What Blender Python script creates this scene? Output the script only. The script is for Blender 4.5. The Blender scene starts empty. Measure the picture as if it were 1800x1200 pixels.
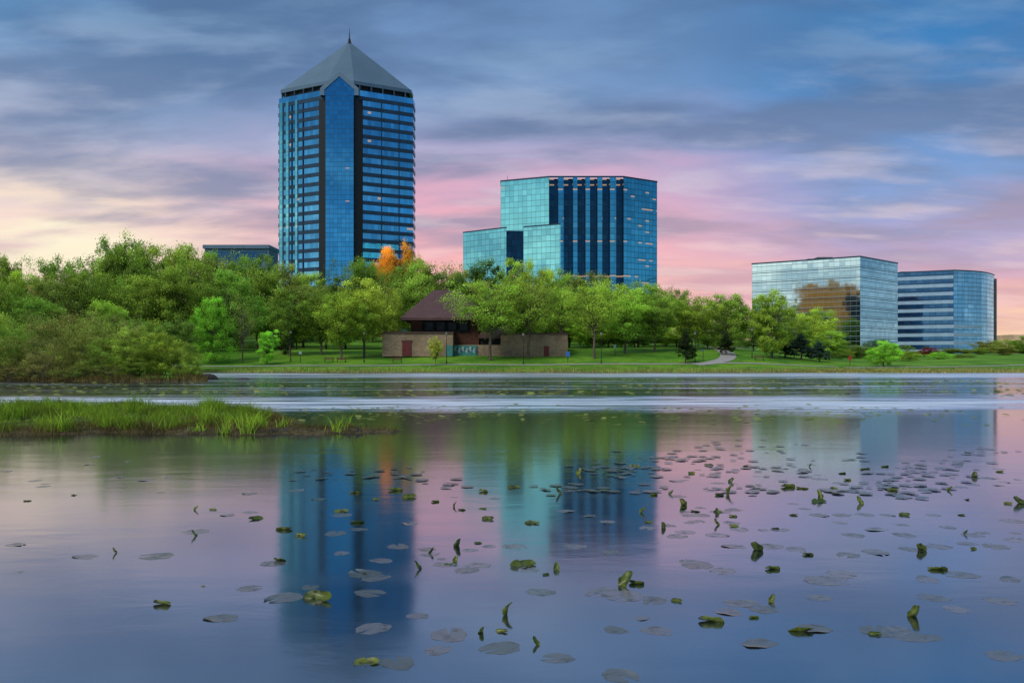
import bpy, math, random
import numpy as np
from mathutils import Vector, Matrix, Euler
rnd=random.Random(7)
sc=bpy.context.scene; COL=sc.collection
F=1500.0; CH=2.2
def X(u,D): return (u-900.0)/F*D
def Z(v,D): return CH+(632.0-v)/F*D
def WD(v): return CH*F/(v-632.0)
def lin(r,g,b,a=1):
    f=lambda c:(c/255/12.92 if c/255<=.04045 else ((c/255+.055)/1.055)**2.4)
    return (f(r),f(g),f(b),a)
def sst(a,b,x):
    t=max(0,min(1,(x-a)/(b-a))); return t*t*(3-2*t)

# ---------------- node helpers
class NT:
    def __init__(s,nt): s.nt=nt; s.n=nt.nodes; s.l=nt.links; s.n.clear()
    def node(s,t,**k):
        n=s.n.new(t)
        for a,b in k.items(): setattr(n,a,b)
        return n
    def put(s,sock,v):
        if v is None: return
        if hasattr(v,'is_output'): s.l.new(v,sock)
        else:
            if isinstance(v,(int,float)) and sock.type in('RGBA',): v=(v,v,v,1)
            if isinstance(v,(int,float)) and sock.type=='VECTOR': v=(v,v,v)
            if sock.type=='VECTOR' and len(v)==4: v=v[:3]
            if sock.type=='RGBA' and len(v)==3: v=(v[0],v[1],v[2],1)
            sock.default_value=v
    def M(s,op,a,b=None,c=None,clamp=False):
        n=s.node('ShaderNodeMath',operation=op); n.use_clamp=clamp
        s.put(n.inputs[0],a); s.put(n.inputs[1],b); s.put(n.inputs[2],c); return n.outputs[0]
    def V(s,op,a,b=None):
        n=s.node('ShaderNodeVectorMath',operation=op); s.put(n.inputs[0],a); s.put(n.inputs[1],b)
        return n.outputs[0]
    def mix(s,f,a,b,bt='MIX'):
        n=s.node('ShaderNodeMix',data_type='RGBA',blend_type=bt); n.clamp_factor=True
        s.put(n.inputs[0],f); s.put(n.inputs[6],a); s.put(n.inputs[7],b); return n.outputs[2]
    def ss(s,x,a,b,o0=0,o1=1):
        n=s.node('ShaderNodeMapRange',interpolation_type='SMOOTHSTEP'); s.put(n.inputs[0],x)
        n.inputs[1].default_value=a;n.inputs[2].default_value=b;n.inputs[3].default_value=o0;n.inputs[4].default_value=o1
        return n.outputs[0]
    def ramp(s,x,pts):
        n=s.node('ShaderNodeValToRGB'); cr=n.color_ramp
        while len(cr.elements)<len(pts): cr.elements.new(.5)
        for e,(p,c) in zip(cr.elements,pts): e.position=p; e.color=c
        s.put(n.inputs[0],x); return n.outputs[0]
    def noise(s,vec,scale,detail=4,rough=.5,dist=0,out=0):
        n=s.node('ShaderNodeTexNoise'); s.put(n.inputs['Vector'],vec); n.inputs['Scale'].default_value=scale
        n.inputs['Detail'].default_value=detail;n.inputs['Roughness'].default_value=rough;n.inputs['Distortion'].default_value=dist
        return n.outputs[out]
    def comb(s,x,y,z=0):
        n=s.node('ShaderNodeCombineXYZ'); s.put(n.inputs[0],x);s.put(n.inputs[1],y);s.put(n.inputs[2],z); return n.outputs[0]
    def sep(s,v):
        n=s.node('ShaderNodeSeparateXYZ'); s.put(n.inputs[0],v); return n.outputs
    def mapp(s,v,sc_,rot=0,loc=(0,0,0)):
        n=s.node('ShaderNodeMapping'); s.put(n.inputs[0],v); n.inputs['Scale'].default_value=sc_; n.inputs['Rotation'].default_value=(0,0,rot); n.inputs['Location'].default_value=loc
        return n.outputs[0]
    def mixsh(s,f,a,b):
        n=s.node('ShaderNodeMixShader'); s.put(n.inputs[0],f); s.l.new(a,n.inputs[1]); s.l.new(b,n.inputs[2]); return n.outputs[0]
    def prin(s,col,rough=.6,metal=0,normal=None,spec=.3):
        n=s.node('ShaderNodeBsdfPrincipled'); s.put(n.inputs['Base Color'],col); s.put(n.inputs['Roughness'],rough); s.put(n.inputs['Metallic'],metal)
        s.put(n.inputs['Specular IOR Level'],spec)
        if normal is not None: s.put(n.inputs['Normal'],normal)
        return n.outputs[0]
    def bump(s,h,strength,dist):
        n=s.node('ShaderNodeBump'); s.put(n.inputs['Height'],h); n.inputs['Strength'].default_value=strength; n.inputs['Distance'].default_value=dist
        return n.outputs[0]
    def out(s,sh): 
        o=s.node('ShaderNodeOutputMaterial'); s.l.new(sh,o.inputs[0])
def newmat(name):
    m=bpy.data.materials.new(name); m.use_nodes=True; return m,NT(m.node_tree)
def simple(name,col,rough=.7,metal=0,var=.25,scale=3,spec=.3):
    m,t=newmat(name); g=t.node('ShaderNodeNewGeometry').outputs['Position']
    n=t.noise(g,scale,5,.6); k=t.ss(n,.3,.7,1-var,1+var)
    c=t.V('MULTIPLY',col[:3],t.comb(k,k,k)); 
    t.out(t.prin(c,rough,metal,t.bump(n,.2,.02),spec)); return m

# ---------------- world sky
w=bpy.data.worlds.new("World"); sc.world=w; w.use_nodes=True
t=NT(w.node_tree)
dirv=t.node('ShaderNodeTexCoord').outputs['Generated']
x,y,z=t.sep(dirv)
hz=t.M('MAXIMUM',t.M('SQRT',t.M('ADD',t.M('MULTIPLY',x,x),t.M('MULTIPLY',y,y))),.001)
el=t.M('MAXIMUM',t.M('DIVIDE',z,hz),0.0)
az=t.M('ARCTAN2',x,y)
zz=t.M('ADD',t.M('MAXIMUM',z,0),.15)
p=t.comb(t.M('DIVIDE',x,zz),t.M('DIVIDE',y,zz),0)
n1=t.noise(t.mapp(p,(.75,1.4,1),.20,(3.1,.4,0)),1.55,6,.52,.15)
n2=t.noise(t.mapp(p,(1.0,1.9,1),.10,(9.3,4.1,0)),2.1,6,.52,.15)
n3=t.noise(t.mapp(p,(.5,.9,1),-.1,(1.3,7.1,0)),1.0,3,.5,.2)
wob=t.M('ADD',t.M('MULTIPLY',t.M('SUBTRACT',n2,.5),.09),t.M('MULTIPLY',t.M('SUBTRACT',n3,.5),.12))
e=t.M('ADD',el,wob)
e=t.M('DIVIDE',e,.6,clamp=True)
def R(pts): return t.ramp(e,[(a/.6,lin(*c)) for a,c in pts])
fwd=R([(0,(255,212,158)),(.05,(255,202,174)),(.11,(252,186,188)),(.18,(228,176,198)),(.24,(180,172,206)),(.31,(128,160,204)),(.5,(100,144,192))])
rgt=R([(0,(255,232,178)),(.03,(255,216,180)),(.065,(238,184,190)),(.11,(194,174,208)),(.17,(132,164,214)),(.30,(68,136,198)),(.5,(54,112,168))])
lft=R([(0,(255,238,196)),(.12,(255,244,216)),(.155,(248,226,208)),(.20,(190,188,208)),(.26,(144,170,206)),(.34,(100,146,192)),(.5,(94,138,186))])
bck=R([(0,(140,185,205)),(.1,(116,176,208)),(.2,(84,154,200)),(.35,(58,124,180)),(.6,(84,120,168))])
bckL=R([(0,(225,242,236)),(.12,(228,244,244)),(.2,(188,222,234)),(.32,(116,174,210)),(.6,(84,125,170))])
far=R([(0,(214,220,220)),(.08,(196,216,226)),(.16,(160,198,220)),(.3,(108,152,194)),(.6,(84,120,168))])
c=t.mix(t.ss(az,.06,.44),fwd,rgt)
c=t.mix(t.ss(az,.56,.85),c,far)
c=t.mix(t.ss(az,-.16,-.48),c,lft)
bk=t.mix(t.ss(x,-.2,-.7),bck,bckL)
c=t.mix(t.ss(y,.45,.1),c,bk)
frontf=t.ss(y,.45,.75)
dark=t.ramp(e,[(0,lin(240,188,165)),(.13,lin(212,168,180)),(.28,lin(128,142,174)),(.55,lin(88,116,156)),(1,lin(72,102,144))])
darkb=t.ramp(e,[(0,lin(140,174,190)),(.3,lin(98,142,174)),(.55,lin(68,108,150)),(1,lin(70,100,142))])
lite=t.ramp(e,[(0,lin(255,236,208)),(.22,lin(255,216,210)),(.42,lin(208,208,228)),(.65,lin(152,188,222)),(1,lin(116,160,206))])
liteb=t.ramp(e,[(0,lin(226,240,240)),(.3,lin(190,222,234)),(.65,lin(130,180,215)),(1,lin(110,160,205))])
dark=t.mix(frontf,darkb,dark); lite=t.mix(frontf,liteb,lite)
c=t.mix(t.M('MULTIPLY',t.ss(n1,.40,.63),.80),c,dark)
c=t.mix(t.M('MULTIPLY',t.ss(n2,.46,.70),.46),c,lite)
c=t.mix(t.M('MULTIPLY',t.ss(n3,.50,.66),.38),c,dark)
up=t.ss(z,.40,.62)  # overhead sky brightened out of view to add ambient light and silver water streaks
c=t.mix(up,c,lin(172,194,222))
below=t.ss(z,-.001,-.03)
c=t.mix(below,c,lin(70,90,80))
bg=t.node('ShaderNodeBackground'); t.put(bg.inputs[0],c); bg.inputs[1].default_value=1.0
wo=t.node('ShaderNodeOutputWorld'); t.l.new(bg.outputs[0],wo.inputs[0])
w.cycles.sampling_method='MANUAL'; w.cycles.sample_map_resolution=512

# ---------------- sun (soft fill lamp, added behind camera to brighten the trees)
sd=bpy.data.lights.new("fill_sun",'SUN'); sd.energy=2.8; sd.angle=math.radians(28); sd.color=(1,.96,.88)
so=bpy.data.objects.new("fill_sun",sd); COL.objects.link(so)
so.rotation_euler=(math.radians(48),0,math.radians(-40))

# ---------------- camera
cd=bpy.data.cameras.new("camera"); cam=bpy.data.objects.new("camera",cd); COL.objects.link(cam)
cam.location=(0,0,CH); cam.rotation_euler=(math.radians(90),0,0)
cd.sensor_width=36; cd.lens=30; cd.shift_y=32/1800; cd.clip_end=8000; cd.clip_start=.1
sc.camera=cam
sc.view_settings.view_transform='Standard'

# ---------------- object helpers
def link(o): COL.objects.link(o); return o
def meshobj(name,verts,faces,mat=None,parent=None,uvs=None,smooth=False,kind=None,label=None,cat=None,group=None,base=None):
    me=bpy.data.meshes.new(name)
    if base is not None: verts=[(v[0]-base[0],v[1]-base[1],v[2]-base[2]) for v in verts]
    me.from_pydata([tuple(v) for v in verts],[],[tuple(f) for f in faces])
    if mat: me.materials.append(mat)
    if uvs:
        ul=me.uv_layers.new(name="UVMap")
        i=0
        for f in uvs:
            for q in f: ul.data[i].uv=q; i+=1
    if smooth: me.polygons.foreach_set('use_smooth',[True]*len(me.polygons))
    me.update()
    o=bpy.data.objects.new(name,me); link(o)
    if parent: o.parent=parent
    setp(o,kind,label,cat,group); return o
def setp(o,kind=None,label=None,cat=None,group=None):
    if kind:o["kind"]=kind
    if label:o["label"]=label
    if cat:o["category"]=cat
    if group:o["group"]=group
def empty(name,loc,label,cat,group=None):
    o=bpy.data.objects.new(name,None); o.location=loc; o.empty_display_size=1; link(o); setp(o,None,label,cat,group); return o
def box(x0,x1,y0,y1,z0,z1,V,Fc):
    b=len(V); V+= [(x0,y0,z0),(x1,y0,z0),(x1,y1,z0),(x0,y1,z0),(x0,y0,z1),(x1,y0,z1),(x1,y1,z1),(x0,y1,z1)]
    Fc+=[(b,b+3,b+2,b+1),(b+4,b+5,b+6,b+7),(b,b+1,b+5,b+4),(b+1,b+2,b+6,b+5),(b+2,b+3,b+7,b+6),(b+3,b,b+4,b+7)]
def tube(a,b,ra,rb,V,Fc,n=6):
    a=Vector(a);b=Vector(b);d=(b-a)
    if d.length<1e-5:return
    q=d.to_track_quat('Z','Y'); s=len(V)
    for (c,r) in((a,ra),(b,rb)):
        for i in range(n):
            an=2*math.pi*i/n; V.append(tuple(c+q@Vector((r*math.cos(an),r*math.sin(an),0))))
    for i in range(n):
        j=(i+1)%n; Fc.append((s+i,s+j,s+n+j,s+n+i))
    Fc.append(tuple(s+n+i for i in range(n)))
def polyband(poly,z0,z1,o0,o1,V,Fc,closed=True):
    n=len(poly); P=[Vector(p) for p in poly]; s=len(V)
    for i in range(n):
        pa=P[i-1] if (closed or i>0) else None; pb=P[(i+1)%n] if (closed or i<n-1) else None
        ns=[]
        if pa is not None: d=(P[i]-pa).normalized(); ns.append(Vector((d.y,-d.x)))
        if pb is not None: d=(pb-P[i]).normalized(); ns.append(Vector((d.y,-d.x)))
        nn=sum(ns,Vector((0,0))).normalized(); k=1/max(.4,nn.dot(ns[0]))
        a=P[i]+nn*o0*k;b=P[i]+nn*o1*k
        V+= [(a.x,a.y,z0),(b.x,b.y,z0),(b.x,b.y,z1),(a.x,a.y,z1)]
    for i in range(n if closed else n-1):
        a=s+4*i;b=s+4*((i+1)%n)
        for k in range(4): Fc.append((a+k,b+k,b+(k+1)%4,a+(k+1)%4))
    if not closed: Fc.append((s,s+1,s+2,s+3)); e=s+4*(n-1); Fc.append((e+3,e+2,e+1,e))

# ---------------- terrain
def hsd(x,y):
    wig=1.2*math.sin(x*.09)+.8*math.sin(x*.23+1)
    main=y-143-wig*.7
    pen=min(y-86.5-wig, -(x+.372*y)*.93+.8*math.sin(y*.3))
    return main,pen
def isl(x,y):
    a=abs((x+20.5+.5*math.sin(y))/11.8)**3+abs((y-30.5+.35*math.sin(x*1.1)+.2*math.sin(x*2.7))/6.0)**3
    b=((x+7.9)/4.6)**2+((y-26.2+.15*math.sin(x*3))/1.15)**2
    ha=.30*(1-a)**.5*(1+.25*math.sin(x*1.7+y)+.2*math.sin(x*.8-y*1.3)) if a<1 else max(-1,(1-a)*.5)
    hb=.12*(1-b)**.5*(1+.5*math.sin(x*4+y*3)) if b<1 else max(-1,(1-b)*.3)
    return ha,hb
def th(x,y):
    main,pen=hsd(x,y)
    s=max(main,pen)
    if s<0: h=max(-1,s*.25)
    else: h=min(.5,s*.2)
    if main>0:
        r=sst(.22,.42,x/max(y,1)); t_=main
        rise=4.2*sst(-4,44,t_)+5.5*sst(40,150,t_)
        h=max(h,min(.35,t_*.2)+rise*(1-.62*r)+.25*math.sin(x*.05)*sst(0,30,t_))
    ha,hb=isl(x,y)
    m=max(ha,hb)
    return max(h,m) if m>-1 else h
def axis(segs):
    o=[]
    for a,b,s in segs:
        n=max(1,int(round((b-a)/s))); o+=[a+(b-a)*i/n for i in range(n)]
    o.append(segs[-1][1]); return o
xs=axis([(-4000,-400,600),(-400,-150,12),(-150,-36,2.5),(-36,-3,.3),(-3,110,2.5),(110,400,10),(400,4000,600)])
ys=axis([(-600,-20,100),(-20,22,8),(22,39,.3),(39,80,5),(80,100,1.2),(100,138,3),(138,190,1.2),(190,420,8),(420,5000,500)])
V=[(a,b,th(a,b)) for b in ys for a in xs]; nx=len(xs)
Fc=[(j*nx+i,j*nx+i+1,(j+1)*nx+i+1,(j+1)*nx+i) for j in range(len(ys)-1) for i in range(nx-1)]
m,t=newmat("lawn_and_bank")
pos=t.node('ShaderNodeNewGeometry').outputs['Position']; px,py,pz=t.sep(pos)
a=t.noise(pos,.12,4,.6); b=t.noise(pos,2.2,5,.7); b2=t.noise(pos,.5,4,.6)
g=t.mix(t.ss(a,.35,.65),lin(66,112,28),lin(104,144,40)); g=t.mix(t.M('MULTIPLY',t.ss(b,.4,.7),.5),g,lin(50,78,24))
g=t.mix(t.M('MULTIPLY',t.ss(b2,.5,.7),.40),g,lin(40,66,22))
mud=t.mix(b,lin(56,47,38),lin(126,112,84))
k=t.ss(t.M('ADD',pz,t.M('MULTIPLY',t.M('SUBTRACT',a,.5),.35)),.12,.26)
g=t.mix(k,mud,g)
g=t.mix(t.M('MULTIPLY',t.ss(py,60,50),t.ss(b,.3,.6)),g,lin(52,48,30))
t.out(t.prin(g,.9,0,t.bump(b,.6,.1),.1)); GM=m
meshobj("ground",V,Fc,GM,smooth=True,kind="structure")

# ---------------- water
m,t=newmat("lake_water")
pos=t.node('ShaderNodeNewGeometry').outputs['Position']; px,py,pz=t.sep(pos)
mp=t.mapp(pos,(.55,1.3,1),.15)
w1=t.noise(mp,1.6,4,.55,.5); w2=t.noise(mp,.35,3,.5,.3)
w4=t.noise(t.mapp(pos,(.8,1.1,1),-.3),4.5,3,.6,.4)
h=t.M('ADD',t.M('ADD',t.M('MULTIPLY',w1,.30),w2),t.M('MULTIPLY',w4,.05))
bn=t.noise(t.mapp(pos,(.10,.10,1),0),1,5,.6,.3)
bn2=t.noise(t.mapp(pos,(.10,1.1,1),.03),1,5,.65,.4)
bn3=t.noise(t.mapp(pos,(.035,.30,1),.01,(3,1,0)),1,5,.65,.4)
yw=t.M('ADD',py,t.M('MULTIPLY',t.M('SUBTRACT',bn,.5),14))
band1=t.M('MULTIPLY',t.M('MULTIPLY',t.ss(yw,33,42),t.ss(yw,55,44)),t.ss(bn2,.34,.60,.06,1))
band2=t.M('MULTIPLY',t.M('MULTIPLY',t.ss(py,92,118),t.ss(py,152,130)),t.ss(bn3,.36,.62,.1,1))
mid=t.M('MULTIPLY',t.M('MULTIPLY',t.ss(py,48,60),t.ss(py,110,92)),t.ss(bn3,.50,.68,0,.6))
band=t.M('MAXIMUM',t.M('MULTIPLY',band1,.95),t.M('MAXIMUM',t.M('MULTIPLY',band2,.9),mid))
patch=t.M('MULTIPLY',t.ss(w2,.48,.72),t.ss(py,22,7))
r=t.M('ADD',t.M('ADD',.105,t.M('MULTIPLY',band,.46)),t.M('MULTIPLY',patch,.08))
nb=t.bump(h,.13,.05)
gl=t.node('ShaderNodeBsdfGlossy'); t.put(gl.inputs['Roughness'],r); t.put(gl.inputs['Normal'],nb)
t.put(gl.inputs['Color'],t.mix(band,(.84,.84,.89,1),(1,1,1,1)))
df=t.node('ShaderNodeBsdfDiffuse'); df.inputs[0].default_value=(.008,.014,.014,1)
fr=t.node('ShaderNodeFresnel'); fr.inputs[0].default_value=1.33
fac=t.M('ADD',t.M('MULTIPLY',fr.outputs[0],.44),t.M('ADD',.54,t.M('MULTIPLY',band,.30)),clamp=True)
t.out(t.mixsh(fac,df.outputs[0],gl.outputs[0]))
meshobj("lake_water",[(-900,-200,0),(900,-200,0),(900,170,0),(-900,170,0)],[(0,1,2,3)],m,kind="structure")

# ---------------- curtain-wall materials
def glassmat(name,tint,pw,ph,mull=.06,jit=.004,lit=0,mcol=(.02,.03,.04),rough=.05,wav=.006,seed=0,var=.12):
    m,t=newmat(name)
    uv=t.node('ShaderNodeUVMap').outputs[0]; u,v,_=t.sep(uv)
    uu=t.M('DIVIDE',u,pw); vv=t.M('DIVIDE',v,ph)
    cell=t.comb(t.M('FLOOR',uu),t.M('FLOOR',vv),seed)
    wn=t.node('ShaderNodeTexWhiteNoise',noise_dimensions='3D'); t.put(wn.inputs[0],cell)
    fu=t.M('FRACT',uu); fv=t.M('FRACT',vv)
    mu=t.M('MAXIMUM',t.M('LESS_THAN',fu,mull),t.M('LESS_THAN',fv,.09*pw/ph))
    nrm=t.node('ShaderNodeNewGeometry').outputs['Normal']
    j=t.V('MULTIPLY',t.V('SUBTRACT',wn.outputs[1],(.5,.5,.5)),(jit*2,jit*2,jit*2))
    posn=t.node('ShaderNodeNewGeometry').outputs['Position']
    wv=t.V('MULTIPLY',t.V('SUBTRACT',t.noise(posn,.22,3,.5,0,1),(.5,.5,.5)),(wav*2,wav*2,wav*2))
    nn=t.V('NORMALIZE',t.V('ADD',nrm,t.V('ADD',j,wv)))
    kk=t.ss(wn.outputs[0],0,1,1-var,1+var*.5)
    col=t.V('MULTIPLY',tint,t.comb(kk,kk,kk))
    gls=t.prin(col,rough,1.0,nn)
    sh=t.mixsh(mu,gls,t.prin(mcol,.4,.5))
    if lit>0:
        wn2=t.node('ShaderNodeTexWhiteNoise',noise_dimensions='3D'); t.put(wn2.inputs[0],t.comb(t.M('FLOOR',uu),t.M('FLOOR',vv),seed+9))
        rown=t.noise(t.comb(t.M('MULTIPLY',t.M('FLOOR',uu),.12),t.M('MULTIPLY',t.M('FLOOR',vv),1.7),seed),1,1)
        th_=t.M('MULTIPLY',t.ss(rown,.45,.7),lit*3)
        on=t.M('LESS_THAN',wn2.outputs[0],th_)
        on=t.M('MULTIPLY',on,t.M('MULTIPLY',t.M('GREATER_THAN',fv,.60),t.M('LESS_THAN',fv,.85)))
        em=t.node('ShaderNodeEmission'); em.inputs[0].default_value=(1,.66,.36,1); em.inputs[1].default_value=.6
        sh=t.mixsh(t.M('MULTIPLY',on,.6),sh,em.outputs[0])
    t.out(sh); return m
G_tower=glassmat("blue_glass",(.17,.50,.76),1.5,4.05,.02,.004,.015,wav=.012,var=.18)
G_bay=glassmat("deep_blue_glass",(.12,.43,.68),1.7,2.0,.04,.003,.01,mcol=(.02,.06,.11),seed=2)
G_dark=glassmat("dark_glass",(.07,.14,.22),2.0,4.0,.06,.004,0,rough=.1)
G_teal=glassmat("teal_glass",(.30,.74,.76),1.6,1.9,.055,.005,.01,mcol=(.08,.19,.21),seed=3,wav=.010)
G_tealb=glassmat("blue_teal_glass",(.12,.42,.58),1.6,1.9,.06,.006,.12,mcol=(.02,.06,.08),seed=4,wav=.010)
G_tdark=glassmat("navy_glass",(.025,.07,.12),1.6,1.9,.08,.01,.12,mcol=(.015,.025,.04),seed=5)
G_mint=glassmat("pale_mirror_glass",(.80,.92,.92),1.7,1.6,.03,.004,0,mcol=(.20,.26,.28),seed=6,var=.06)
G_soft=glassmat("soft_blue_mirror_glass",(.42,.60,.70),1.7,1.6,.04,.004,0,mcol=(.08,.12,.14),seed=12)
G_band=glassmat("banded_glass",(.08,.18,.32),2.4,3.4,.04,.006,.02,seed=7)
G_bandb=glassmat("blue_mirror_glass",(.34,.54,.70),2.2,1.8,.05,.005,0,mcol=(.04,.07,.1),seed=8)
M_span=simple("spandrel_metal",(.026,.050,.085,1),.35,.4,.15,.3)
m,t=newmat("seamed_metal_roof")
pos=t.node('ShaderNodeNewGeometry').outputs['Position']; px,py,pz=t.sep(pos)
s=t.M('FRACT',t.M('DIVIDE',pz,2.2)); k=t.ss(t.M('ABSOLUTE',t.M('SUBTRACT',s,.5)),.42,.5)
nz=t.noise(pos,.12,4)
cc=t.mix(t.ss(nz,.3,.7),(.062,.110,.160,1),(.074,.126,.180,1)); cc=t.mix(t.M('MULTIPLY',k,.15),cc,(.03,.05,.07,1))
t.out(t.prin(cc,.55,.1)); M_roof=m
M_frame=simple("grey_metal_frame",(.09,.14,.20,1),.45,.4,.1,1)
M_darkmetal=simple("dark_metal",(.02,.022,.025,1),.5,.5,.2,3)
M_white=simple("pale_panel",(.28,.38,.50,1),.35,.3,.08,.4)
M_flat=simple("roof_membrane",(.12,.13,.14,1),.9,0,.2,.5)
M_conc=simple("dark_concrete",(.07,.085,.10,1),.8,0,.2,.5)
M_slate=simple("blue_grey_cladding",(.07,.13,.19,1),.6,.1,.1,.3)

def facade(p0,p1,z0,z1,mat,par,base,name="glass_facade"):
    L=math.hypot(p1[0]-p0[0],p1[1]-p0[1])
    return meshobj(name,[(p0[0],p0[1],z0),(p1[0],p1[1],z0),(p1[0],p1[1],z1),(p0[0],p0[1],z1)],[(0,1,2,3)],mat,par,
        uvs=[[(0,z0),(L,z0),(L,z1),(0,z1)]],base=base)
def cap(poly,z,mat,par,base,name="flat_roof"):
    return meshobj(name,[(a,b,z) for a,b in poly],[tuple(range(len(poly)))],mat,par,base=base)
def coping(poly,z,hh,mat,par,base,name="parapet",inn=-.3,out=.12,closed=True):
    V=[];Fc=[]; polyband(poly,z+.003,z+hh,inn,out,V,Fc,closed)
    return meshobj(name,V,Fc,mat,par,base=base)
def PT(u,D): return (X(u,D),D)
def lerp(p,q,t_): return (p[0]+(q[0]-p[0])*t_,p[1]+(q[1]-p[1])*t_)

# ---------------- octagonal tower
D0=380; cx=X(611,D0); R_=29.6; Ry=16.5; bh=6.0
zb=3.0; zt=Z(178,D0)
tb=(cx,D0,zb)
tw=empty("office_tower",tb,"tall blue glass tower with pointed metal roof and spire","tower")
pts=[(-bh,-Ry),(bh,-Ry),(R_,-bh*.6),(R_,bh*.6),(bh,Ry),(-bh,Ry),(-R_,bh*.6),(-R_,-bh*.6)]
pts=[(cx+a,D0+b) for a,b in pts]
for i in range(8):
    p,q=pts[i],pts[(i+1)%8]
    if i%2==0:
        if i==0:
            p2=(p[0],p[1]-1.2);q2=(q[0],q[1]-1.2)
            facade(p2,q2,zb,zt-1,G_bay,tw,tb,"glass_bay")
            facade(p,p2,zb,zt-1,G_bay,tw,tb,"glass_bay"); facade(q2,q,zb,zt-1,G_bay,tw,tb,"glass_bay")
        else: facade(p,q,zb,zt,G_bay,tw,tb,"glass_bay")
    else: facade(p,q,zb,zt,G_tower,tw,tb)
fh=4.05
zz_=zt-fh
while zz_>zb+4:
    V=[];Fc=[]
    polyband(pts,zz_-.05,zz_+1.6,-.1,.2,V,Fc)
    meshobj("spandrel_band",V,Fc,M_span,tw,base=tb)
    zz_-=fh
for i in (1,7):
    p,q=pts[i],pts[(i+1)%8]
    if i==1: a_,b_=lerp(p,q,.0),lerp(p,q,.14)
    else: a_,b_=lerp(p,q,.86),lerp(p,q,1)
    V=[];Fc=[]; polyband([a_,b_],zb,zt-3.9,.02,.27,V,Fc,False)
    meshobj("recess_dark_strip",V,Fc,M_darkmetal,tw,base=tb)  # raised strip; the darkness of a recess is put into its colour
for i,fr_ in((7,.28),(7,.52),(1,.45),(1,.75)):
    p,q=pts[i],pts[(i+1)%8]; V=[];Fc=[]
    polyband([lerp(p,q,fr_),lerp(p,q,fr_+.010)],zb,zt-4,.02,.4,V,Fc,False)
    meshobj("facade_pier",V,Fc,M_span,tw,base=tb)
for fr_,wd_ in((.02,.07),(.16,.06),(.36,.05)):
    p,q=pts[7],pts[0]
    a_=lerp(p,q,fr_);b_=lerp(p,q,fr_+wd_)
    d=Vector((b_[0]-a_[0],b_[1]-a_[1])).normalized(); n_=Vector((d.y,-d.x))*.35
    facade((a_[0]+n_.x,a_[1]+n_.y),(b_[0]+n_.x,b_[1]+n_.y),zb,zt-2,G_teal,tw,tb,"highlight_glass_strip")  # paler glass, bright highlights of this face put into the tint
ze=119.6
rp=[(cx+(a-cx)*.965,D0+(b-D0)*.965) for a,b in pts]
ip=[(cx+(a-cx)*.9,D0+(b-D0)*.9) for a,b in pts]
V=[];Fc=[]; polyband(ip,zt-.5,ze+.1,-.4,0,V,Fc)
meshobj("attic_storey",V,Fc,M_darkmetal,tw,base=tb)
cap(pts,zt,M_conc,tw,tb)
for i in (0,1,6,7):
    for k_ in range(5 if i%2 else 2):
        q=lerp(rp[i],rp[(i+1)%8],(k_+.5)/(5 if i%2 else 2)); V=[];Fc=[]; tube((q[0],q[1],zt),(q[0],q[1],ze),.4,.4,V,Fc,6)
        meshobj("attic_column",V,Fc,M_span,tw,base=tb)
coping(rp,ze,1.5,M_frame,tw,tb,"eave_fascia",-1,.25)
apex=(cx+.8,D0,143.6)
V=[(a,b,ze+1.5) for a,b in rp]+[apex]
meshobj("pyramid_roof",V,[(i,(i+1)%8,8) for i in range(8)],M_roof,tw,base=tb)
V=[];Fc=[]
tube((apex[0],apex[1],apex[2]-1),(apex[0],apex[1],apex[2]+1.2),.9,.5,V,Fc,8)
tube((apex[0],apex[1],apex[2]+1.2),(apex[0],apex[1],apex[2]+6),.28,.06,V,Fc,6)
meshobj("spire",V,Fc,M_darkmetal,tw,base=tb)
fy=D0-Ry-1.2
gx0,gx1=cx-bh-2.2,cx+bh+2.2; gz0=zt-3; gze=117.2; gzp=124.3
V=[];Fc=[]
outer=[(gx0,gz0),(gx0,gze),(cx,gzp),(gx1,gze),(gx1,gz0)]
inner=[(gx0+1.8,gz0),(gx0+1.8,gze-.6),(cx,gzp-2.0),(gx1-1.8,gze-.6),(gx1-1.8,gz0)]
for yy in (fy-.5,fy+9):
    for a_,b_ in outer: V.append((a_,yy,b_))
for a_,b_ in inner: V.append((a_,fy-.5,b_))
for a_,b_ in inner: V.append((a_,fy,b_))
for i in range(4):
    Fc.append((i,i+1,10+i+1,10+i)); Fc.append((i,5+i,5+i+1,i+1)); Fc.append((10+i,10+i+1,15+i+1,15+i))
Fc.append((0,10,15)); Fc.append((4,14,19))
meshobj("dormer_frame",V,Fc,M_frame,tw,base=tb)
meshobj("dormer_glass",[(a_,fy-.05,b_) for a_,b_ in inner],[(0,4,3,2,1)],G_bay,tw,uvs=[[(inner[i][0],inner[i][1]) for i in (0,4,3,2,1)]],base=tb)

# ---------------- stepped teal glass building
b0=PT(980,300); zb=4
mb=empty("glass_office_building",(b0[0],b0[1],zb),"teal mirror glass office building with stepped wing and striped front","building")
mbase=(b0[0],b0[1],zb)
HT=Z(311,281)
poly=[PT(880,289),PT(965,282)]
facade(*poly[:2],zb,HT,G_teal,mb,mbase)
def stripes(us,D,z0,z1,depth):
    for i in range(len(us)-1):
        p=PT(us[i],D); q=PT(us[i+1],D)
        if i%2==0:
            pr=(p[0],p[1]+depth); qr=(q[0],q[1]+depth)
            facade(p,pr,z0,z1,G_tdark,mb,mbase); facade(pr,qr,z0,z1,G_tdark,mb,mbase); facade(qr,q,z0,z1,G_tdark,mb,mbase)
        else: facade(p,q,z0,z1,G_tealb,mb,mbase)
stripes([966,981,991,1007,1015,1029,1037,1050,1059,1072,1083,1096],281.8,zb,HT,2.2)
pr=PT(1096,282); pe=PT(1155,290)
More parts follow.
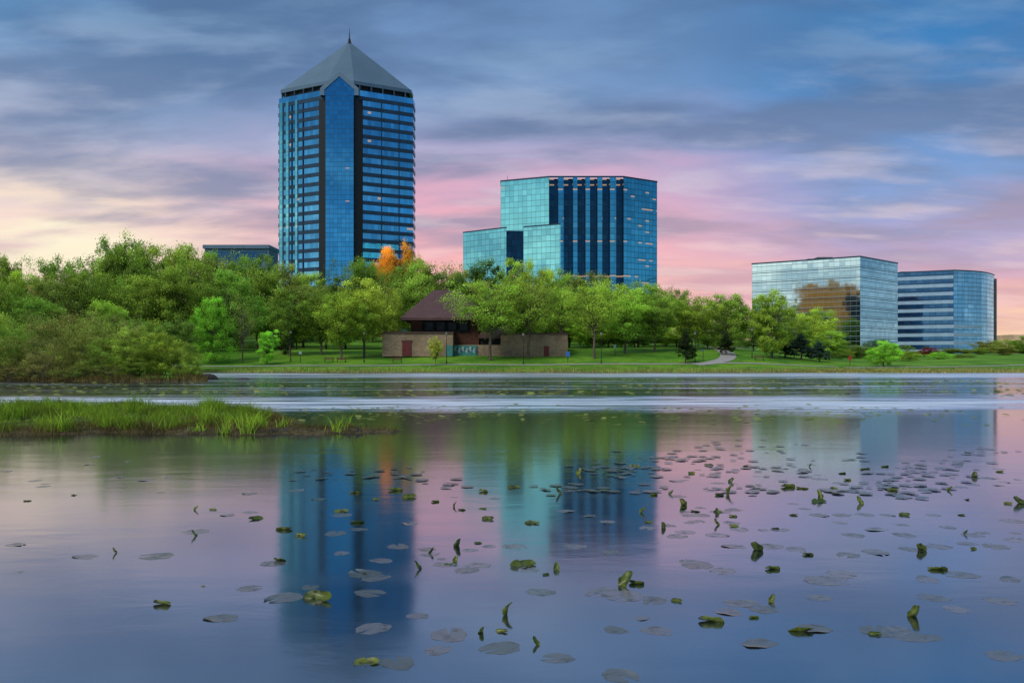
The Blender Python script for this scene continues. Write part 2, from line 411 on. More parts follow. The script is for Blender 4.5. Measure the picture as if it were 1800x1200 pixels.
facade(pr,pe,zb,HT,G_tealb,mb,mbase)
bk2=(pe[0],335); bk3=(poly[0][0],335)
facade(pe,bk2,zb,HT,G_tealb,mb,mbase); facade(bk2,bk3,zb,HT,G_tealb,mb,mbase); facade(bk3,poly[0],zb,HT,G_teal,mb,mbase)
cap([poly[0],poly[1],(poly[1][0]+.2,284.1),(pr[0],284.1),pe,bk2,bk3],HT,M_flat,mb,mbase)
coping(poly[:2]+[(pr[0]-.1,281.9),pe,bk2,bk3],HT,.5,M_span,mb,mbase)
HL=Z(400,276)
q0=PT(814,288);q1=PT(890,277);q3=PT(920,276);q4=PT(985,270)
facade(q0,q1,zb,HL,G_teal,mb,mbase); facade(q1,(q1[0],283),zb,HL,G_tdark,mb,mbase)
facade((q1[0],283),(q3[0],283),zb,HL,G_tdark,mb,mbase); facade((q3[0],283),q3,zb,HL,G_teal,mb,mbase); facade(q3,q4,zb,HL,G_teal,mb,mbase)
facade(q4,(q4[0],284),zb,HL,G_tdark,mb,mbase)
cap([q0,q1,(q1[0],283),(q3[0],283),q3,q4,(q4[0],281.6),(poly[1][0],281.7),(poly[0][0]-.1,288.5),(q0[0],325)],HL,M_flat,mb,mbase)
facade((q0[0],325),q0,zb,HL,G_teal,mb,mbase)
coping([q0,q1],HL,.4,M_span,mb,mbase,closed=False); coping([q3,q4],HL,.4,M_span,mb,mbase,closed=False)
a_=PT(1035,300);c_=PT(1050,300)
V=[];Fc=[]; box(a_[0],c_[0]+1,300,308,HT+.01,HT+3.2,V,Fc); meshobj("roof_plant_room",V,Fc,M_conc,mb,base=mbase)
V=[];Fc=[]; box(c_[0]+2,c_[0]+9,303,310,HT+.01,HT+1.6,V,Fc); meshobj("roof_plant_room",V,Fc,M_conc,mb,base=mbase)
V=[];Fc=[]; a_=PT(892,300); tube((a_[0],300,HT),(a_[0],300,HT+4.5),.12,.05,V,Fc,5)
meshobj("antenna",V,Fc,M_darkmetal,mb,base=mbase)

# ---------------- pale mirror box
c0=PT(1512,270);zb=3; H3=Z(452,270)
ob=empty("mirror_glass_office_block",(c0[0],c0[1],zb),"square mirrored glass office block reflecting pale sky","building")
base3=(c0[0],c0[1],zb)
l_=PT(1322,291); r_=PT(1578,289)
bkp=(l_[0]+r_[0]-c0[0],l_[1]+r_[1]-c0[1])
po=[l_,c0,r_,bkp]
facade(l_,c0,zb,H3,G_mint,ob,base3); facade(c0,r_,zb,H3,G_soft,ob,base3)
facade(r_,bkp,zb,H3,G_mint,ob,base3); facade(bkp,l_,zb,H3,G_mint,ob,base3)
cap(po,H3,M_flat,ob,base3); coping(po,H3,.45,M_span,ob,base3)
mx=(l_[0]+r_[0])/2
V=[];Fc=[]; box(mx-7,mx+6,286,296,H3+.01,H3+1.4,V,Fc); meshobj("roof_plant_room",V,Fc,M_conc,ob,base=base3)
V=[];Fc=[]; box(mx-3,mx+2,288,294,H3+1.41,H3+2.2,V,Fc); meshobj("roof_vent",V,Fc,M_conc,ob,base=base3)
zz_=H3-3.2
while zz_>zb+1:
    V=[];Fc=[]; polyband(po,zz_,zz_+.20,-.02,.06,V,Fc); meshobj("floor_line",V,Fc,M_span,ob,base=base3); zz_-=3.2

# ---------------- building across the bay, seen in the mirror glass
M_orange=simple("sunlit_wall_orange",(1.0,.36,.07,1),.7,0,.15,.2)  # low sun on the wall put into this orange base colour
bs=(-120,100,.3); o7=empty("office_building_across_bay",bs,"dark glass office building with end wall painted sunlit orange, mirrored in glass","building")
V=[];Fc=[]; box(-135,-105,78,106,.3,43,V,Fc); meshobj("wall",V,Fc,M_darkmetal,o7,base=bs)
V=[];Fc=[]; box(-135,-104,106.02,120,.3,49,V,Fc); meshobj("sun_tinted_end_wall",V,Fc,M_orange,o7,base=bs)
V=[];Fc=[]; box(-134,-106,92,105.9,43.01,48,V,Fc); meshobj("sun_tinted_attic",V,Fc,M_orange,o7,base=bs)
for k_ in range(10):
    V=[];Fc=[]; box(-104.98,-104.6,79,105.5,3+k_*4,3.8+k_*4,V,Fc); meshobj("spandrel_band",V,Fc,M_span,o7,base=bs)

# ---------------- banded office building
c4=PT(1676,352);zb=1.5;H4=Z(476,352)
o4=empty("banded_office_building",(c4[0],c4[1],zb),"office block with pale horizontal bands and curved blue glass corner","building")
bs=(c4[0],c4[1],zb)
l4=PT(1578,362); arc=[c4]; r4=PT(1748,372)
for i in range(1,7):
    s=i/6; a_=lerp(c4,r4,s); bulge=math.sin(s*math.pi)*3.5; arc.append((a_[0]+bulge*.3,a_[1]-bulge))
po4=[l4]+arc+[(r4[0],400),(l4[0],400)]
facade(l4,c4,zb,H4,G_band,o4,bs)
for i in range(6): facade(arc[i],arc[i+1],zb,H4,G_bandb,o4,bs)
facade(r4,(r4[0],400),zb,H4,G_band,o4,bs); facade((r4[0],400),(l4[0],400),zb,H4,G_band,o4,bs); facade((l4[0],400),l4,zb,H4,G_band,o4,bs)
cap(po4,H4,M_flat,o4,bs); coping(po4,H4,.5,M_span,o4,bs)
zz_=H4-3.2; k_=0
while zz_>zb+2:
    V=[];Fc=[]
    polyband([l4]+(arc[:4] if k_>5 else arc[:1]),zz_,zz_+1.4,-.1,.3,V,Fc,False)
    meshobj("spandrel_band",V,Fc,M_white,o4,base=bs); zz_-=3.4; k_+=1
V=[];Fc=[]; box(r4[0]+.1,r4[0]+1.6,373,399,zb,H4-1.2,V,Fc); meshobj("side_fin_wall",V,Fc,M_conc,o4,base=bs)
V=[];Fc=[]; box(l4[0]+6,r4[0]-12,372,388,H4+.01,H4+1.8,V,Fc); meshobj("roof_plant_room",V,Fc,M_conc,o4,base=bs)

# ---------------- low building with slab roof
l5=PT(360,330);r5=(X(490,344),330); bs=(l5[0],330,5); H5=Z(437,330)
o5=empty("low_office_building",bs,"low blue-grey flat roofed building behind treetops","building")
V=[];Fc=[]; box(l5[0],r5[0],330,343,5,H5,V,Fc); meshobj("wall",V,Fc,M_slate,o5,base=bs)
V=[];Fc=[]; box(l5[0]-.6,r5[0]+.3,329.3,343.5,H5+.01,H5+1.4,V,Fc); meshobj("slab_roof",V,Fc,M_frame,o5,base=bs)
facade((l5[0]+.6,329.9),(r5[0]-.6,329.9),H5-5,H5-1.0,G_dark,o5,bs,"window_strip")
# far low building
bs=(X(1790,620),620,2); o6=empty("distant_building",bs,"small tan building in the distance","building")
M_tan=simple("tan_masonry",(.50,.34,.22,1),.8,0,.2,.2)
V=[];Fc=[]; box(X(1768,620),X(1830,620),620,640,2,Z(600,620),V,Fc); meshobj("wall",V,Fc,M_tan,o6,base=bs)
V=[];Fc=[]; box(X(1776,620),X(1830,620),622,640,Z(600,620)+.01,Z(588,620),V,Fc); meshobj("upper_storey",V,Fc,M_tan,o6,base=bs)
for i in range(8):
    V=[];Fc=[]; xx=X(1772+i*5,620); box(xx,xx+1.3,619.8,619.98,Z(609,620),Z(604,620),V,Fc)
    meshobj("window",V,Fc,M_darkmetal,o6,base=bs)

# ---------------- park pavilion
m,t=newmat("tan_brick")
pos=t.node('ShaderNodeNewGeometry').outputs['Position']; px,py,pz=t.sep(pos)
br=t.node('ShaderNodeTexBrick'); t.put(br.inputs['Vector'],t.comb(t.M('ADD',px,py),pz,0)); br.inputs['Scale'].default_value=1.2
br.inputs['Color1'].default_value=lin(150,128,104); br.inputs['Color2'].default_value=lin(126,106,88); br.inputs['Mortar'].default_value=lin(104,92,80); br.inputs['Mortar Size'].default_value=.015
nz=t.noise(pos,.5,5)
t.out(t.prin(t.mix(t.ss(nz,.4,.7,0,.5),br.outputs[0],lin(90,76,62)),.9)); M_brick=m
m,t=newmat("brown_shingle")
pos=t.node('ShaderNodeNewGeometry').outputs['Position']; px,py,pz=t.sep(pos)
s=t.M('FRACT',t.M('MULTIPLY',pz,2.0)); nz=t.noise(pos,1.5,5)
cc=t.mix(nz,lin(54,38,40),lin(92,66,66)); cc=t.mix(t.ss(s,.75,1,0,.5),cc,lin(35,24,24))
t.out(t.prin(cc,.85)); M_sh=m
M_wood=simple("brown_wood_siding",lin(72,44,32),.8,0,.3,1.5)
M_red=simple("red_paint",lin(88,32,34),.6,0,.15,2)
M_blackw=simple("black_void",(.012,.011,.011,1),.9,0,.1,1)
DP=168; gz=th(X(790,DP),DP)-.3
bs=(X(790,DP),DP,gz)
pv_=empty("park_bandshell",bs,"brick park bandshell with brown hipped roof and teal mural","pavilion")
def bx(name,u0,u1,v0,v1,Da,Db,mat,z0=None,z1=None):
    V=[];Fc=[]; box(X(u0,Da),X(u1,Da),Da,Db,Z(v1,Da) if z0 is None else z0,Z(v0,Da) if z1 is None else z1,V,Fc)
    return meshobj(name,V,Fc,mat,pv_,base=bs)
bx("wall",722,842,556,0,170,186,M_wood,z0=gz)
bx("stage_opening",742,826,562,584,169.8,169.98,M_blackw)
bx("wall",672,796,585,0,165,180,M_brick,z0=gz)
bx("wall",880,998,587,0,166,178,M_brick,z0=gz)
bx("wall",796,880,606,0,167,178,M_brick,z0=gz)
bx("wall_coping",670.5,797.5,583,585.2,164.7,180.2,M_sh)
bx("wall_coping",878.5,999,585,587.2,165.7,178.2,M_sh)
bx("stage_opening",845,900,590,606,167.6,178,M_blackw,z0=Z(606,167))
bx("door",707,723,600,625,164.85,164.98,M_red); 
bx("door_frame",705.5,724.5,598,599.8,164.8,164.98,M_sh)
bx("door",956,965,608,626,165.85,165.98,M_red)
for k_ in range(4):
    bx("window",748+k_*20,762+k_*20,566,580,169.55,169.79,M_darkmetal)
def hip(u0,u1,ua,ub,ve,va,Da,Db,name="hipped_roof"):
    Dm=(Da+Db)/2
    V=[(X(u0,Da),Da,Z(ve,Da)),(X(u1,Da),Da,Z(ve,Da)),(X(u1,Da),Db,Z(ve,Da)),(X(u0,Da),Db,Z(ve,Da)),(X(ua,Dm),Dm,Z(va,Dm)),(X(ub,Dm),Dm,Z(va,Dm))]
    V+=[(a,b,c-.5) for a,b,c in V[:4]]
    return meshobj(name,V,[(0,1,5,4),(1,2,5),(2,3,4,5),(3,0,4),(0,6,7,1),(1,7,8,2),(2,8,9,3),(3,9,6,0),(6,9,8,7)],M_sh,pv_,base=bs)
hip(704,870,762,806,558,510,167.3,188)
hip(842,905,850,895,590,574,166.5,178,"side_roof")
M_teal=simple("teal_mural_paint",lin(52,112,108),.7,0,.15,2); M_wh=simple("white_mural_paint",lin(128,150,142),.7,0,.1,2); M_bl=simple("blue_mural_paint",lin(42,80,112),.7,0,.1,2)
V=[];Fc=[]; box(X(797,166.8),X(838,166.8),166.75,166.98,Z(626,166.8),Z(607,166.8),V,Fc); meshobj("mural_panel",V,Fc,M_teal,pv_,base=bs)
V=[];Fc=[]; box(X(784,164.8),X(795.5,164.8),164.75,164.98,Z(626,164.8),Z(607,164.8),V,Fc); meshobj("mural_panel",V,Fc,M_teal,pv_,base=bs)
for col_,mat_ in((0,M_wh),(1,M_bl)):
    V=[];Fc=[]
    for i in range(6):
        cxm=X(801+i*6.5+col_*3,166.7); cz=Z(616 if i%2 else 613,166.7); s_=len(V)
        rr=.42 if col_==0 else .28
        V+=[(cxm-rr,166.70-.02*col_,cz),(cxm,166.70-.02*col_,cz-rr*1.4),(cxm+rr,166.70-.02*col_,cz),(cxm,166.70-.02*col_,cz+rr*1.4)]; Fc.append((s_,s_+1,s_+2,s_+3))
    meshobj("mural_diamonds",V,Fc,mat_,pv_,base=bs)

# ---------------- path
M_path=simple("asphalt_path",lin(138,134,130),.9,0,.12,1)
def strip(pts_,wd,name):
    V=[];Fc=[]
    for i,(a,b) in enumerate(pts_):
        a2,b2=pts_[min(i+1,len(pts_)-1)]; a1,b1=pts_[max(i-1,0)]
        d=Vector((a2-a1,b2-b1)).normalized(); n=Vector((-d.y,d.x))*wd/2
        for s in(-1,-.33,.33,1):
            q=(a+n.x*s,b+n.y*s); V.append((q[0],q[1],th(*q)+.07))
        if i: 
            k=4*i
            for j in range(3): Fc.append((k-4+j,k-4+j+1,k+j+1,k+j))
    meshobj(name,V,Fc,M_path,kind="structure")
strip([(xx,153.5+1.5*math.sin(xx*.04)) for xx in np.arange(-62,60,1.0)],1.4,"path")
def bez(p0,p1,p2,n=40): return [((1-s)**2*p0[0]+2*s*(1-s)*p1[0]+s*s*p2[0],(1-s)**2*p0[1]+2*s*(1-s)*p1[1]+s*s*p2[1]) for s in [i/n for i in range(n+1)]]
strip(bez((33,153.6),(44,158),(43,180))+bez((43,180),(42,200),(60,215))[1:],3.0,"path")
strip(bez((60,153),(90,160),(150,190)),2.2,"path")

# ---------------- foliage
m,t=newmat("leaves")
at=t.node('ShaderNodeAttribute'); at.attribute_name="tint"; oi=t.node('ShaderNodeObjectInfo')
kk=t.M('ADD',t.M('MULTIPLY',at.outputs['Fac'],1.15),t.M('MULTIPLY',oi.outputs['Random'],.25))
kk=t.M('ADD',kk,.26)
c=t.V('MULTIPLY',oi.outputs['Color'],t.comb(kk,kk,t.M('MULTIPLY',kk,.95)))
df=t.node('ShaderNodeBsdfDiffuse'); t.put(df.inputs[0],c)
tr=t.node('ShaderNodeBsdfTranslucent'); t.put(tr.inputs[0],t.V('MULTIPLY',c,(1.1,1.1,.6)))
t.out(t.mixsh(.38,df.outputs[0],tr.outputs[0])); M_leaf=m
M_bark=simple("bark",lin(84,74,64),.9,0,.3,2)

def leafmesh(name,clumps,leafsize,per,flat=1.0,seed=0):
    rs=np.random.RandomState(seed)
    P=[];T=[];
    for (c,r,tn) in clumps:
        k=int(per*rs.uniform(.7,1.3))
        d=rs.normal(size=(k,3)); d/=np.linalg.norm(d,axis=1)[:,None]+1e-6
        rad=r*rs.uniform(.1,1,(k,1))**.5*rs.uniform(.6,1.6,(k,1))
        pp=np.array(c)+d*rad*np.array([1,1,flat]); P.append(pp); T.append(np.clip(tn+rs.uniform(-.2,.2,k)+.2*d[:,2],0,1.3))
    P=np.concatenate(P);T=np.concatenate(T);n=len(P)
    a=rs.normal(size=(n,3)); a/=np.linalg.norm(a,axis=1)[:,None]
    b=rs.normal(size=(n,3)); b-=a*(a*b).sum(1)[:,None]; b/=np.linalg.norm(b,axis=1)[:,None]
    s=leafsize*rs.uniform(.6,1.4,(n,1)); a*=s; b*=s*rs.uniform(.45,.8,(n,1))
    V=np.stack([P-a,P+b,P+a,P-b],1).reshape(-1,3)
    me=bpy.data.meshes.new(name); me.vertices.add(4*n); me.vertices.foreach_set('co',V.ravel())
    me.loops.add(4*n); me.loops.foreach_set('vertex_index',np.arange(4*n,dtype=np.int32))
    me.polygons.add(n); me.polygons.foreach_set('loop_start',np.arange(0,4*n,4,dtype=np.int32)); me.polygons.foreach_set('loop_total',np.full(n,4,dtype=np.int32))
    at=me.attributes.new("tint",'FLOAT','FACE'); at.data.foreach_set('value',T.astype(np.float32))
    me.materials.append(M_leaf); me.update(calc_edges=True); return me
def treekind(seed,rx,z0,nclump,per,leaf,cr,top=1.0,shape='round',ntrunk=1,tr=.018):
    rs=random.Random(seed)
    lobes=[(Vector((rs.gauss(0,1),rs.gauss(0,1),rs.gauss(0,.8))).normalized(),rs.uniform(-.28,.3)) for _ in range(9)]
    cl=[];zc=(z0+top)/2;hz_=(top-z0)/2
    while len(cl)<nclump:
        d=Vector((rs.gauss(0,1),rs.gauss(0,1),rs.gauss(0,1))).normalized(); r=rs.random()**.38
        k=1+sum(a*max(0,d.dot(v))**4 for v,a in lobes)
        q=d*r*k
        x_,y_,z_=q.x*rx,q.y*rx,zc+q.z*hz_
        if shape=='cone': f=max(.08,1-(z_-z0)/(top-z0)); x_,y_=d.x*rx*r*f*1.3,d.y*rx*r*f*1.3
        if shape=='vase': f=.55+.55*(z_-z0)/(top-z0); x_*=f;y_*=f
        if shape=='shrub' : z_=max(z_,.05)
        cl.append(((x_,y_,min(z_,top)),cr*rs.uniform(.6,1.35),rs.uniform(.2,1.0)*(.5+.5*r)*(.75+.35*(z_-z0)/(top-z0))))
    lm=leafmesh("crown_leaves",cl,leaf,per,.75,seed)
    V=[];Fc=[]
    if ntrunk==1:
        pts_=[Vector((0,0,-.04))]
        for i in range(1,6): pts_.append(Vector((rs.uniform(-.012,.012)*i,rs.uniform(-.012,.012)*i,(top*.8)*i/5)))
        for i in range(5): tube(pts_[i],pts_[i+1],tr*(1-.17*i),tr*(1-.17*(i+1)),V,Fc,7)
    for (c,r,tn) in rs.sample(cl,min(len(cl),34 if ntrunk==1 else 20)):
        c=Vector(c)
        if ntrunk==1:
            zs=max(z0*.8,min(top*.7,c.z*.62)); i=zs/(top*.8)*5; a=pts_[min(int(i),4)].lerp(pts_[min(int(i)+1,5)],i-int(i))
        else: a=Vector((rs.uniform(-.08,.08),rs.uniform(-.08,.08),-.03))
        mid=a.lerp(c,.5)+Vector((rs.uniform(-.02,.02),rs.uniform(-.02,.02),.03))
        tube(a,mid,tr*.42,tr*.28,V,Fc,4); tube(mid,c,tr*.28,tr*.08,V,Fc,4)
        for q in range(2): tube(c,c+Vector((rs.gauss(0,1)*cr*.7,rs.gauss(0,1)*cr*.7,rs.uniform(.2,1.2)*cr)),tr*.09,tr*.03,V,Fc,3)
    tm=bpy.data.meshes.new("trunk_mesh"); tm.from_pydata(V,[],Fc); tm.materials.append(M_bark); tm.update()
    return lm,tm
K={}
K['full']=[treekind(s,.42,.08,130,190,.0100,.082) for s in(1,2,3,4)]
K['airy']=[treekind(s,.46,.30,130,92,.0088,.072,shape='vase') for s in(11,12,13)]
K['park']=[treekind(s,.44,.22,135,145,.0095,.075,shape='vase') for s in(14,15,16)]
K['bare']=[treekind(s,.40,.25,100,30,.0085,.08) for s in(21,22)]
K['col']=[treekind(s,.30,.06,100,170,.0105,.068) for s in(31,32)]
K['cone']=[treekind(s,.30,.03,80,130,.012,.055,shape='cone') for s in(41,)]
K['shrub']=[treekind(s,.55,.02,100,170,.0110,.10,shape='shrub',ntrunk=0,tr=.015) for s in(51,52,53)]
K['thin']=[treekind(s,.55,.05,100,80,.0088,.11,shape='shrub',ntrunk=0,tr=.015) for s in(61,62)]
KW={'full':.90,'airy':.95,'park':.92,'bare':.88,'col':.64,'cone':.55,'shrub':1.25,'thin':1.25}
COLS={'bright':(.34,.48,.065),'lime':(.28,.54,.06),'mid':(.22,.34,.055),'deep':(.13,.22,.045),'olive':(.27,.32,.075),'brown':(.27,.26,.09),
 'dark':(.024,.045,.018),'blue':(.055,.095,.08),'orange':(.85,.42,.05),'maroon':(.20,.025,.035),'yellow':(.42,.48,.08)}
LAB={'bright':'yellow-green spring','lime':'vivid lime green','mid':'fresh green','deep':'deep green','olive':'olive green','brown':'brownish budding','dark':'very dark evergreen','blue':'blue-grey evergreen','orange':'painted dawn-glow orange','maroon':'maroon-leaved','yellow':'pale yellow-green'}
def tree(u,vtop,wpx,D,kind,col,label=None,base=None,xx=None):
    x_=X(u,D) if xx is None else xx; g=th(x_,D)-.05 if base is None else base
    H=Z(vtop,D)-g; wd=wpx/F*D
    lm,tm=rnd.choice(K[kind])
    shr=kind in('shrub','thin')
    nm='shrub' if shr else('conifer_tree' if kind=='cone' else 'tree')
    where="on the lakeshore" if D<150 else ("on the park lawn" if D<185 else "in the wood behind the park")
    e_=empty(nm,(x_,D,g),label or f"{LAB[col]} {'shrub' if shr else 'tree'} {where}",'shrub' if shr else 'tree',
        "shrubs on the bank" if shr else "trees around the park")
    e_.rotation_euler=(0,0,rnd.uniform(0,6.28)); s=wd/KW[kind]; e_.scale=(s,s,H*.97)
    o=bpy.data.objects.new("crown",lm); link(o); o.parent=e_
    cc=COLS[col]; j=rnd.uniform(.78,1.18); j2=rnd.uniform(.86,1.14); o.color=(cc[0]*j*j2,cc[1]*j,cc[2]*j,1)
    o=bpy.data.objects.new("trunk" if not shr else "stems",tm); link(o); o.parent=e_
prof=[(-60,440),(0,440),(60,446),(150,458),(185,425),(230,410),(300,420),(345,425),(380,446),(450,441),(500,464),(560,466),(620,450),(650,454),(735,452),(790,456),(850,452),(950,460),(1000,466),(1080,480),(1150,490),(1200,512),(1250,522),(1310,525)]
def pf(u):
    for (a,b),(c,d) in zip(prof,prof[1:]):
        if a<=u<=c: return b+(d-b)*(u-a)/(c-a)
    return 525
u=-40
while u<1310:
    wd=rnd.uniform(75,110); tree(u,pf(u)+rnd.uniform(-4,12),wd,rnd.uniform(228,248),rnd.choice(['full','full','park','bare']),rnd.choice(['mid','deep','olive','bright','mid','olive'])); u+=wd*.50
u=-30
while u<1290:
    wd=rnd.uniform(85,125); tree(u,pf(u)+rnd.uniform(22,48),wd,rnd.uniform(200,218),rnd.choice(['full','park','full']),rnd.choice(['mid','deep','mid','bright','olive','deep'])); u+=wd*.6
u=-20
while u<1260:
    wd=rnd.uniform(80,120)
    if not(690<u<800): tree(u,pf(u)+rnd.uniform(60,88),wd,rnd.uniform(189,196),rnd.choice(['full','park']),rnd.choice(['mid','bright','deep','mid'])); 
    u+=wd*.62
for u,v,wd,D,k_,c_ in [(20,500,110,150,'full','mid'),(90,480,120,160,'full','olive'),(160,470,120,165,'park','mid'),(215,408,110,215,'airy','bright'),(300,422,110,215,'airy','bright'),
  (250,480,120,170,'full','mid'),(325,458,125,172,'full','mid'),(60,520,120,130,'full','mid'),(180,525,100,130,'full','bright'),(240,560,80,125,'shrub','mid'),(400,470,110,178,'full','mid'),(300,560,90,140,'full','deep'),(375,445,80,220,'airy','olive'),(425,446,80,226,'full','mid'),(465,448,70,224,'park','mid')]:
    tree(u,v,wd,D,k_,c_)
for u,v,wd,D in((702,426,64,254),(676,436,56,256),(724,434,50,255)): tree(u,v,wd,D,'full','orange',"tree with dawn glow put into its orange leaf colour")  # dawn glow on these crowns put into the leaf colour
tree(655,462,60,240,'full','mid'); tree(700,472,70,240,'park','mid'); tree(745,464,70,242,'full','bright'); tree(790,444,70,256,'bare','olive')
for u,v,wd,D,k_,c_ in [(370,524,78,157,'full','lime'),(427,516,64,158,'bare','olive'),(469,578,36,155,'col','lime'),(510,520,95,168,'park','mid'),(498,570,50,172,'shrub','dark'),
  (565,505,110,170,'park','mid'),(600,510,110,162,'park','bright'),(640,490,120,166,'park','bright'),(675,500,90,190,'airy','bright'),
  (766,592,34,152,'park','yellow'),(862,488,170,160,'airy','bright'),(930,478,130,163,'airy','mid'),(900,520,90,185,'park','mid'),
  (985,500,100,182,'airy','bright'),(1045,488,140,162,'airy','bright'),(1098,500,120,170,'park','bright'),(1150,508,110,172,'park','mid'),(1020,560,60,180,'park','lime'),
  (1215,518,110,176,'park','bright'),(1280,518,95,180,'full','mid'),(1205,576,40,156,'cone','dark'),(1276,584,34,166,'cone','dark'),
  (1357,508,76,166,'col','bright'),(1325,545,60,190,'full','mid'),(1400,560,70,200,'park','mid'),(1432,543,84,205,'full','bright'),(1408,585,52,170,'cone','blue'),(1380,600,40,172,'cone','dark'),
  (1458,580,66,178,'full','bright'),(1440,598,46,168,'cone','blue'),(1553,598,60,158,'full','lime'),(1500,606,50,230,'full','deep'),(1590,606,40,220,'shrub','mid'),
  (1632,610,38,240,'shrub','maroon'),(1600,618,50,200,'shrub','bright'),(1655,618,50,220,'shrub','lime'),(1690,622,60,230,'shrub','olive'),(1735,598,52,330,'full','olive'),(1778,596,60,320,'full','bright'),(1762,604,60,250,'shrub','olive'),(1805,590,60,300,'full','mid'),(1720,612,40,260,'shrub','mid'),(1540,614,60,235,'shrub','deep'),(1480,612,50,215,'shrub','mid')]:
    tree(u,v,wd,D,k_,c_)
for i in range(18):
    u=1290+i*32; tree(u,rnd.uniform(603,618),60,rnd.uniform(228,250) if u<1600 else rnd.uniform(300,330),'full',rnd.choice(['deep','mid','olive']))
for u,v,wd,D,k_,c_ in [(10,575,110,92,'shrub','mid'),(60,545,130,96,'thin','olive'),(110,536,150,98,'thin','brown'),(170,542,130,97,'thin','olive'),(215,550,110,96,'thin','brown'),(30,590,120,90,'shrub','olive'),
  (90,592,120,90,'thin','brown'),(140,588,110,90,'shrub','olive'),(190,592,100,90,'shrub','mid'),(240,575,110,91,'shrub','mid'),(285,584,105,92,'shrub','bright'),(318,600,75,91,'shrub','mid'),
  (-10,550,120,100,'shrub','mid'),(262,568,90,97,'shrub','mid'),(70,620,90,88.5,'thin','brown'),(160,625,80,88.5,'thin','olive'),(225,625,80,89,'shrub','mid'),(335,625,44,90,'shrub','mid'),(200,640,60,88,'thin','brown'),(120,640,70,88,'thin','olive'),(20,635,80,88,'thin','brown'),
  (60,570,120,99,'shrub','mid'),(120,565,120,101,'shrub','olive'),(180,570,110,100,'shrub','mid'),(228,580,100,100,'shrub','olive')]:
    tree(u,v,wd,D,k_,c_)

# ---------------- grasses (stuff)
def blades(name,pts_,hmin,hmax,wd,mat,lean=.35,seed=3):
    rs=np.random.RandomState(seed); P=np.array(pts_); n=len(P)
    a=rs.uniform(0,6.28,n); d=np.stack([np.cos(a),np.sin(a),np.zeros(n)],1); hh=rs.uniform(hmin,hmax,(n,1))*(.75+.5*(.5+.5*np.sin(P[:,:1]*2.1+P[:,1:2]*1.7)))*(.8+.4*(.5+.5*np.sin(P[:,:1]*5.3-P[:,1:2]*3.1)))
    l=rs.uniform(0,6.28,n); ln=np.stack([np.cos(l),np.sin(l),np.zeros(n)],1)*hh*lean*rs.uniform(.1,1.3,(n,1))
    w_=d*wd*rs.uniform(.6,1.3,(n,1)); up_=np.array([0,0,1])
    V=np.stack([P-w_,P+w_,P+ln*.35+up_*hh*.6+w_*.6,P+ln*.35+up_*hh*.6-w_*.6,P+ln+up_*hh],1).reshape(-1,3)
    i=np.arange(n)*5
    Fc=[(k,k+1,k+2,k+3) for k in i]+[(k+3,k+2,k+4) for k in i]
    o=meshobj(name,V.tolist(),Fc,mat,kind="stuff"); return o
def grassmat(name,c0_,c1_):
    m,t=newmat(name); pos=t.node('ShaderNodeNewGeometry').outputs['Position']
    ri=t.node('ShaderNodeNewGeometry').outputs['Random Per Island']; nz=t.noise(pos,.6,3)
    c=t.mix(t.M('MULTIPLY',t.M('ADD',ri,t.ss(nz,.35,.65)),.5),c0_,c1_)
    df=t.node('ShaderNodeBsdfDiffuse'); t.put(df.inputs[0],c); tr=t.node('ShaderNodeBsdfTranslucent'); t.put(tr.inputs[0],c)
    t.out(t.mixsh(.35,df.outputs[0],tr.outputs[0])); return m
MG=grassmat("island_grass",lin(70,80,34),lin(142,172,56)); MR=grassmat("dry_reed",lin(120,116,60),lin(178,172,104)); MD=grassmat("dry_root",lin(58,50,32),lin(126,112,66))
MW=grassmat("weed_leaf",lin(88,120,34),lin(160,196,60))
pts_=[];rs=random.Random(5)
while len(pts_)<25000:
    a=rs.uniform(-32,-6);b=rs.uniform(24,37); 
    if abs(a)/b>.66: continue
    ha,hb=isl(a,b); q=(.5+.5*math.sin(a*1.3+b*.9)*math.sin(a*.7-b*1.9))*(.5+.5*math.sin(a*3.1+b*2.2))
    if ha>.07 and rs.random()<.06+.94*q: pts_.append((a,b,ha-.02))
blades("island_grass",pts_,.07,.38,.009,MG,.9)
pts_=[]
while len(pts_)<130:
    a=rs.uniform(-26,-5.0);b=rs.uniform(24.5,35)
    if abs(a)/b>.66: continue
    ha,hb=isl(a,b)
    if max(ha,hb)>.03: pts_.append((a,b,max(ha,hb)))
tf=[]
for a,b,c_ in pts_:
    for k in range(30): tf.append((a+rs.gauss(0,.12),b+rs.gauss(0,.12),c_-.03))
blades("weed_tufts",tf,.15,.58,.014,MW,.8,9)
pts_=[]
while len(pts_)<16000:
    a=rs.uniform(-28,-3.5);b=rs.uniform(23.5,37)
    if abs(a)/b>.66: continue
    ha,hb=isl(a,b)
    if (-.08<ha<.16) or (hb>-.02 and rs.random()<.5) or (ha>.1 and rs.random()<.08): pts_.append((a,b,max(ha,hb,-.02)-.02))
blades("dead_grass_fringe",pts_,.05,.24,.010,MD,1.4)
pts_=[]
while len(pts_)<9000:
    a=rs.uniform(-62,110); b=143+rs.uniform(-1,3.0); mn,pn=hsd(a,b)
    if -.6<mn<2.2 and rs.random()<(.35+.65*sst(35,60,a)): pts_.append((a,b,max(th(a,b),-.05)))
blades("shore_reeds",pts_,.2,.65,.05,MR,.3)
pts_=[]
while len(pts_)<6000:
    a=rs.uniform(-62,-30); b=rs.uniform(85,112); mn,pn=hsd(a,b)
    if -.5<pn<1.6: pts_.append((a,b,max(th(a,b),-.05)))
blades("bank_grass",pts_,.2,.7,.03,MD,.6)

